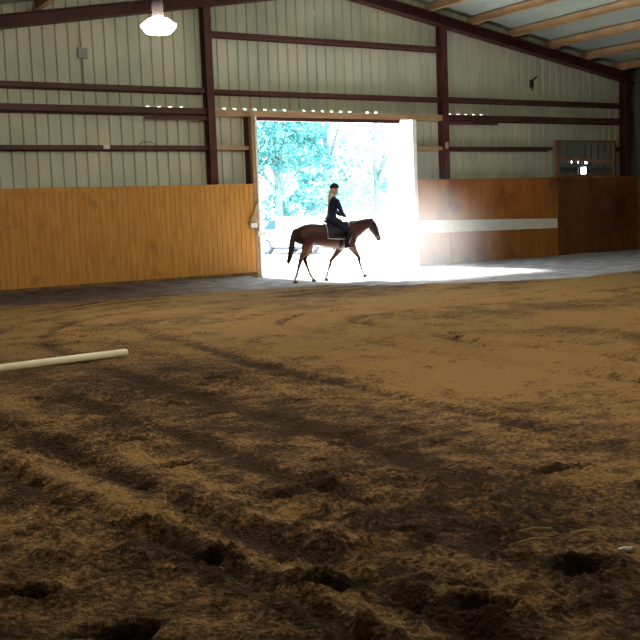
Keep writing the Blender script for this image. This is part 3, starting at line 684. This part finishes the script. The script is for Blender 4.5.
def leg(bm, s, g=0):
    loft(bm, [(.13, s*.08, 1.46, .10+g, .095+g), (.22, s*.17, 1.42, .092+g, .075+g), (.34, s*.27, 1.32, .078+g, .062+g), (.46, s*.335, 1.21, .062+g, .052+g), (.475, s*.35, 1.15, .056+g, .05+g), (.435, s*.355, 1.02, .055+g, .052+g), (.40, s*.352, .90, .036+g, .036+g), (.395, s*.35, .86, .034+g, .034+g)], 12)
def foot(bm, s, g=0):
    loft(bm, [(.365, s*.35, .875, .03+g, .03+g), (.385, s*.352, .85, .04+g, .036+g), (.43, s*.356, .838, .034+g, .038+g), (.50, s*.36, .828, .024+g, .038+g), (.545, s*.362, .823, .014+g, .025+g)], 10)
bm = bmesh.new(); torso(bm)
for s in (-1, 1): arm(bm, s); leg(bm, s); foot(bm, s)
loft(bm, [(.215, 0, 1.95, .06, .07), (.222, 0, 2.02, .048, .048), (.235, 0, 2.09, .048, .048)])
# head
ball(bm, (.235, 0, 2.20), (.098, .077, .105), 3); loft(bm, [(.25, 0, 2.20, .075, .066), (.272, 0, 2.13, .058, .05), (.287, 0, 2.085, .03, .028)])
loft(bm, [(.325, 0, 2.205, .008, .008), (.345, 0, 2.165, .014, .013), (.335, 0, 2.155, .010, .012)], 8)      # nose
ball(bm, (.322, 0, 2.125), (.010, .022, .006)); ball(bm, (.318, 0, 2.110), (.010, .019, .006)); ball(bm, (.300, 0, 2.088), (.018, .02, .014))
for s in (-1, 1): ball(bm, (.235, s*.079, 2.165), (.018, .008, .028)); ball(bm, (.318, s*.03, 2.21), (.008, .020, .006))
# hands
for s in (-1, 1):
    hc = Vector((.455, s*.080, 1.556))
    loft(bm, [(.425, s*.10, 1.572, .024, .020), (.445, s*.088, 1.562, .032, .018), (.478, s*.074, 1.552, .034, .016)], 10)
    for k in range(4):
        zz = 1.578-.019*k; ln = (.9, 1.0, .95, .8)[k]
        tube(bm, [(.470, s*.074, zz-.004), (.500, s*.066, zz-.006), (.512, s*.050*1.0, zz-.008), (.500, s*(.066-.030*ln), zz-.008), (.482, s*.044, zz-.006)], [.0095, .009, .0085, .008, .0065], 8)
    tube(bm, [(.450, s*.078, 1.580), (.470, s*.066, 1.597), (.492, s*.055, 1.592)], [.011, .010, .008], 8)
fuse('body', bm, m_skin, rider, .007, 2)
bm = bmesh.new(); torso(bm, .014)
for s in (-1, 1): arm(bm, s, .012)
loft(bm, [(.215, 0, 1.97, .055, .075), (.22, 0, 2.02, .054, .056)])
loft(bm, [(.15, 0, 1.60, .11, .15), (.135, 0, 1.52, .135, .175), (.11, 0, 1.455, .155, .19)])   # flared hem behind the saddle
fuse('jacket', bm, m_blue, rider, .009, 3)
bm = bmesh.new()
for s in (-1, 1): leg(bm, s, .010)
loft(bm, [(.14, 0, 1.44, .11, .15), (.15, 0, 1.52, .12, .168)])
fuse('breeches', bm, m_breech, rider, .010, 3)
for s in (-1, 1):
    bm = bmesh.new(); loft(bm, [(.478, s*.352, 1.17, .070, .066), (.462, s*.355, 1.12, .070, .066), (.435, s*.357, 1.02, .070, .066), (.405, s*.354, .91, .052, .05), (.390, s*.352, .86, .048, .047), (.382, s*.352, .83, .045, .043)], 12); foot(bm, s, .012); box(bm, .35, .40, s*.352-.032, s*.352+.032, .795, .83)
    fuse('boot', bm, m_boot, rider, .009, 2)
    bm = bmesh.new()
    ball(bm, (.313, s*.030, 2.190), (.008, .012, .007)); obj('eye', bm, m_eye, rider, True)
bm = bmesh.new()
prof = []
g = bmesh.ops.create_uvsphere(bm, u_segments=28, v_segments=16, radius=1)
for v in list(bm.verts):
    if v.co.z < -.12: bm.verts.remove(v)
for v in bm.verts: v.co = Vector((.242+v.co.x*.122, v.co.y*.100, 2.225+v.co.z*.125))
ed = [e_ for e_ in bm.edges if e_.is_boundary]; bmesh.ops.holes_fill(bm, edges=ed)
loft(bm, [(.345, 0, 2.232, .008, .075), (.385, 0, 2.222, .006, .055), (.402, 0, 2.216, .004, .02)], 12)
helmet = obj('helmet', bm, m_helm, rider, True)
bm = bmesh.new(); lathe(bm, [(.018, .0), (.016, .006), (.005, .009)], c=(.242, 0, 2.347), seg=12); obj('helmet_button', bm, m_helm, helmet, True)
bm = bmesh.new()
for s in (-1, 1): tube(bm, [(.25, s*.094, 2.215), (.262, s*.080, 2.15), (.275, s*.052, 2.09), (.28, 0, 2.070)], .006, 6)
obj('chin_strap', bm, m_helm, helmet, True)
bm = bmesh.new(); loft(bm, [(.165, 0, 2.16, .03, .05), (.135, 0, 2.11, .038, .045), (.115, 0, 2.03, .036, .042), (.098, 0, 1.93, .030, .038), (.090, 0, 1.84, .022, .03), (.085, 0, 1.775, .006, .01)])
for i in range(10):
    yy = rr.uniform(-.035, .035); tube(bm, [(.15, yy*.6, 2.13), (.115, yy, 2.0), (.095, yy, 1.88), (.08, yy*.7, rr.uniform(1.74, 1.80))], [.01, .009, .007, .002], 5)
obj('ponytail', bm, m_blond, rider, True, label='long blond ponytail down the back')
bm = bmesh.new(); ball(bm, (.20, 0, 2.14), (.065, .075, .06), 3); obj('hair', bm, m_blond, rider, True)

# ------------------------------------------------------------------ outside: van, fence, trees
m_carp = mat('white_car_paint', (0.82, 0.84, 0.86), .3, spec=.5)
m_glass = mat('tinted_glass', (0.02, 0.055, 0.085), .4, spec=.15)
m_tyre = mat('tyre', (0.05, 0.06, 0.09), .8)
m_rim = mat('alloy_rim', (0.65, 0.67, 0.70), .35, metal=.3)
VA = math.atan2(-2.62, .60)          # rear-ward direction of the van's long axis
van = thing('van', 'white low van parked outside the doorway behind the horse', 'van', (22.62, 14.62, 0), VA+PI)
# local: +x towards the front, +y = the side facing us after rotation (left or right picked by sign below)
S = -1
prof = [(-3.62, .30), (.88, .30), (.95, .42), (.93, .70), (.80, .86), (.28, 1.00), (-.22, 1.50), (-.45, 1.57), (-3.35, 1.58), (-3.58, 1.45), (-3.66, .9)]
bm = bmesh.new(); extr(bm, prof, 0, 1.7, 'y')
for v in bm.verts:
    if v.co.z > 1.02: v.co.y = .85+(v.co.y-.85)*(.90 if v.co.z > 1.3 else 1)
bmesh.ops.bevel(bm, geom=[e_ for e_ in bm.edges], offset=.035, segments=2, affect='EDGES', clamp_overlap=True)
vb = obj('bodywork', bm, m_carp, van, True)
def sidewin(pts, y, yt):
    bm = bmesh.new(); A = []
    for (x, z) in pts:
        k = (z-1.02)/.55; A.append((x, y+(yt-y)*max(0, k), z))
    v0 = [bm.verts.new(p) for p in A]; v1 = [bm.verts.new((p[0], p[1]+(.02 if y < .5 else -.02), p[2])) for p in A]
    bm.faces.new(v0); bm.faces.new(v1[::-1]); n = len(A)
    for i in range(n): bm.faces.new((v0[i], v0[(i+1) % n], v1[(i+1) % n], v1[i]))
    return bm
for y, yt in ((-.012, .074), (1.712, 1.626)):
    obj('side_window', sidewin([(.18, 1.06), (-.22, 1.44), (-.62, 1.46), (-.62, 1.04)], y, yt), m_glass, van)
bm = bmesh.new(); v = [(.27, .15, 1.03), (.27, 1.55, 1.03), (-.19, 1.46, 1.495), (-.19, .24, 1.495)]
v0 = [bm.verts.new((p[0]+.012, p[1], p[2]+.012)) for p in v]; v1 = [bm.verts.new((p[0]-.01, p[1], p[2]-.01)) for p in v]
bm.faces.new(v0); bm.faces.new(v1[::-1])
for i in range(4): bm.faces.new((v0[i], v0[(i+1) % 4], v1[(i+1) % 4], v1[i]))
obj('windscreen', bm, m_glass, van)
for wx in (0.0, -2.75):
    for y0, s in ((-.02, 1), (1.72, -1)):
        bm = bmesh.new(); lathe(bm, [(.20, 0), (.30, 0), (.32, .02), (.32, .18), (.30, .2), (.2, .2)], c=(wx, y0 if s == 1 else y0-.2, .315), seg=28, axis='y'); wh = obj('wheel', bm, m_tyre, van, True)
        bm = bmesh.new(); yo = y0-.012*s; lathe(bm, [(.04, 0), (.215, .0), (.215, .012), (.04, .012)], c=(wx, yo if s == 1 else yo-.012, .315), seg=24, axis='y'); obj('rim', bm, m_rim, wh, True)
for a in ((.90, .97, .1, 1.6, .34, .58), (-3.70, -3.62, .1, 1.6, .34, .58)): obj('bumper', bx(*a, bevel=.02), m_carp, van)
for y in (.08, 1.35): obj('headlight', bx(.80, .955, y, y+.26, .66, .80, bevel=.02), m_rim, van)
obj('underbody', bx(-3.4, .7, .12, 1.58, .20, .31), m_tyre, van, label='dark underside of the van')
obj('sill_trim', bx(-2.35, -.42, -.008, .03, .29, .36), m_tyre, van)

# fence
fen = thing('board_fence', 'white board fence beyond the yard to the right of the horse head', 'fence', (27, 15.5, 0))
fx0, fx1, fy = 22.0, 34.0, 17.0
FO = (27, 15.5, 0)
chd('rail', bx(fx0, fx1, fy, fy+.04, .96, 1.28, bevel=.005), m_white, fen, FO)
chd('rail', bx(fx0, fx1, fy, fy+.04, .12, .34, bevel=.005), m_white, fen, FO)
for i in range(6): chd('post', bx(fx0+i*2.35, fx0+i*2.35+.12, fy+.04, fy+.16, -.02, 1.34, bevel=.006), m_white, fen, FO)

m_bark = mat('bark', (0.10, 0.16, 0.16), .9, (0.18, 0.24, 0.24), 9, (1, 1, .3), bump=.4)
m_l1 = leafmat('leaves_teal', (0.05, 0.21, 0.22), (0.16, 0.36, 0.37))
m_l2 = leafmat('leaves_pale', (0.20, 0.40, 0.41), (0.38, 0.56, 0.57))
m_l3 = leafmat('leaves_deep', (0.03, 0.15, 0.155), (0.10, 0.27, 0.28))
m_l4 = leafmat('leaves_mauve', (0.28, 0.20, 0.34), (0.42, 0.34, 0.50))
def foliage(blobs, nper, size, rnd):
    V = []; 
    for (c_, r) in blobs:
        n_ = int(nper*r*r)
        for i in range(n_):
            d_ = Vector((rnd.gauss(0, 1), rnd.gauss(0, 1), rnd.gauss(0, 1))).normalized()*r*(rnd.uniform(.45, 1)**.5)
            p = Vector(c_)+Vector((d_.x, d_.y, d_.z*.8))
            a = Vector((rnd.gauss(0, 1), rnd.gauss(0, 1), rnd.gauss(0, .6))).normalized(); b_ = a.cross(Vector((rnd.gauss(0, 1), rnd.gauss(0, 1), rnd.gauss(0, 1)))).normalized()
            s = size*rnd.uniform(.6, 1.3)
            V += [p-a*s, p-b_*s*.42, p+a*s, p+b_*s*.42]
    me = bpy.data.meshes.new('foliage'); n_ = len(V)//4
    me.from_pydata([tuple(v) for v in V], [], [(4*i, 4*i+1, 4*i+2, 4*i+3) for i in range(n_)]); return me
def tree(x, y, h, w_, ml, label, seed, nper=260, size=.16, low=.25, cat='tree', name='tree', group='trees beyond the yard'):
    rnd = random.Random(seed); t = thing(name, label, cat, (x, y, 0), group=group); blobs = []
    nb = 16
    bm = bmesh.new(); tube(bm, [(0, 0, -.05), (.05, 0, h*.3), (-.05, .1, h*.6), (0, 0, h*.9)], [.03*h, .024*h, .015*h, .004*h], 9)
    for i in range(nb):
        a = rnd.uniform(0, 2*PI); u = rnd.uniform(low, 1); rr_ = w_*math.sqrt(max(.05, 1-((u-.5)/.62)**2))*rnd.uniform(.25, .8)
        c_ = (rr_*math.cos(a), rr_*math.sin(a), h*u*.92); blobs.append((c_, w_*rnd.uniform(.28, .46)))
        if i % 2 == 0 and h > 2: tube(bm, [(0, 0, h*u*.5), (c_[0]*.5, c_[1]*.5, h*u*.75), c_], [.009*h, .006*h, .002*h], 6)
    obj('trunk', bm, m_bark, t, True)
    me = foliage(blobs, nper, size, rnd); me.materials.append(ml); o = bpy.data.objects.new('foliage', me); C.objects.link(o); o.parent = t
    return t
tree(21.5, 21.5, 8.5, 3.2, m_l3, 'dense deep teal tree at the left of the doorway view', 1)
tree(25.2, 20.5, 8.0, 3.0, m_l1, 'blue-green tree behind the van, second from the left', 2)
tree(28.6, 21.0, 8.8, 3.0, m_l2, 'pale tree directly behind the rider', 3)
tree(32.0, 21.5, 7.6, 2.9, m_l1, 'loose sunlit tree right of the rider', 4, nper=150)
tree(35.6, 23.5, 7.4, 2.6, m_l2, 'thin pale tree beside the open door leaf', 5, nper=90)
tree(24.0, 28.0, 11, 4.0, m_l2, 'tall pale tree rising behind the left trees', 6, nper=170, size=.2)
tree(31.0, 30.0, 12, 4.2, m_l2, 'tall pale tree rising behind the rider tree', 7, nper=130, size=.2)
tree(27.5, 16.2+2, 1.3, 1.4, m_l1, 'low teal bush behind the board fence', 8, nper=200, size=.09, cat='bush', name='bush', group='bushes by the fence')
tree(30.2, 18.4, 1.2, 1.4, m_l1, 'low loose bush behind the right end of the board fence', 9, nper=140, size=.09, cat='bush', name='bush', group='bushes by the fence')
tree(25.6, 15.6, 1.95, .7, m_l4, 'small mauve flowering bush behind the van roof', 10, nper=420, size=.07, cat='bush', name='flowering_bush', group=None)

# ------------------------------------------------------------------ haze volume added to stand in for lens glare around the doorway
hz = bpy.data.materials.new('glare_air'); hz.use_nodes = True; nt = hz.node_tree; N = nt.nodes; L = nt.links; N.remove(N['Principled BSDF'])
vs = N.new('ShaderNodeVolumeScatter'); vs.inputs['Color'].default_value = (1, 1, 1, 1); vs.inputs['Anisotropy'].default_value = .5
tc = N.new('ShaderNodeTexCoord'); ln = N.new('ShaderNodeVectorMath'); ln.operation = 'LENGTH'; L.new(tc.outputs['Object'], ln.inputs[0])
mr = N.new('ShaderNodeMapRange'); mr.inputs[1].default_value = 1.0; mr.inputs[2].default_value = .0; mr.inputs[3].default_value = 0; mr.inputs[4].default_value = 1; L.new(ln.outputs['Value'], mr.inputs[0])
pw = N.new('ShaderNodeMath'); pw.operation = 'MULTIPLY'; L.new(mr.outputs[0], pw.inputs[0]); L.new(mr.outputs[0], pw.inputs[1])
de = N.new('ShaderNodeMath'); de.operation = 'MULTIPLY'; L.new(pw.outputs[0], de.inputs[0]); de.inputs[1].default_value = GLARE_DENSITY; L.new(de.outputs[0], vs.inputs['Density'])
L.new(vs.outputs[0], N['Material Output'].inputs['Volume'])
bm = bmesh.new(); ball(bm, (0, 0, 0), 1.0, 3)
do = obj('glare_haze', bm, hz, smooth=True); do.location = (16.0, -2.6, .9); do.scale = (4.6, 2.1, 2.9)
tag(do, 'faint pale haze added for the lens glare just inside the doorway', 'dust', kind='stuff')
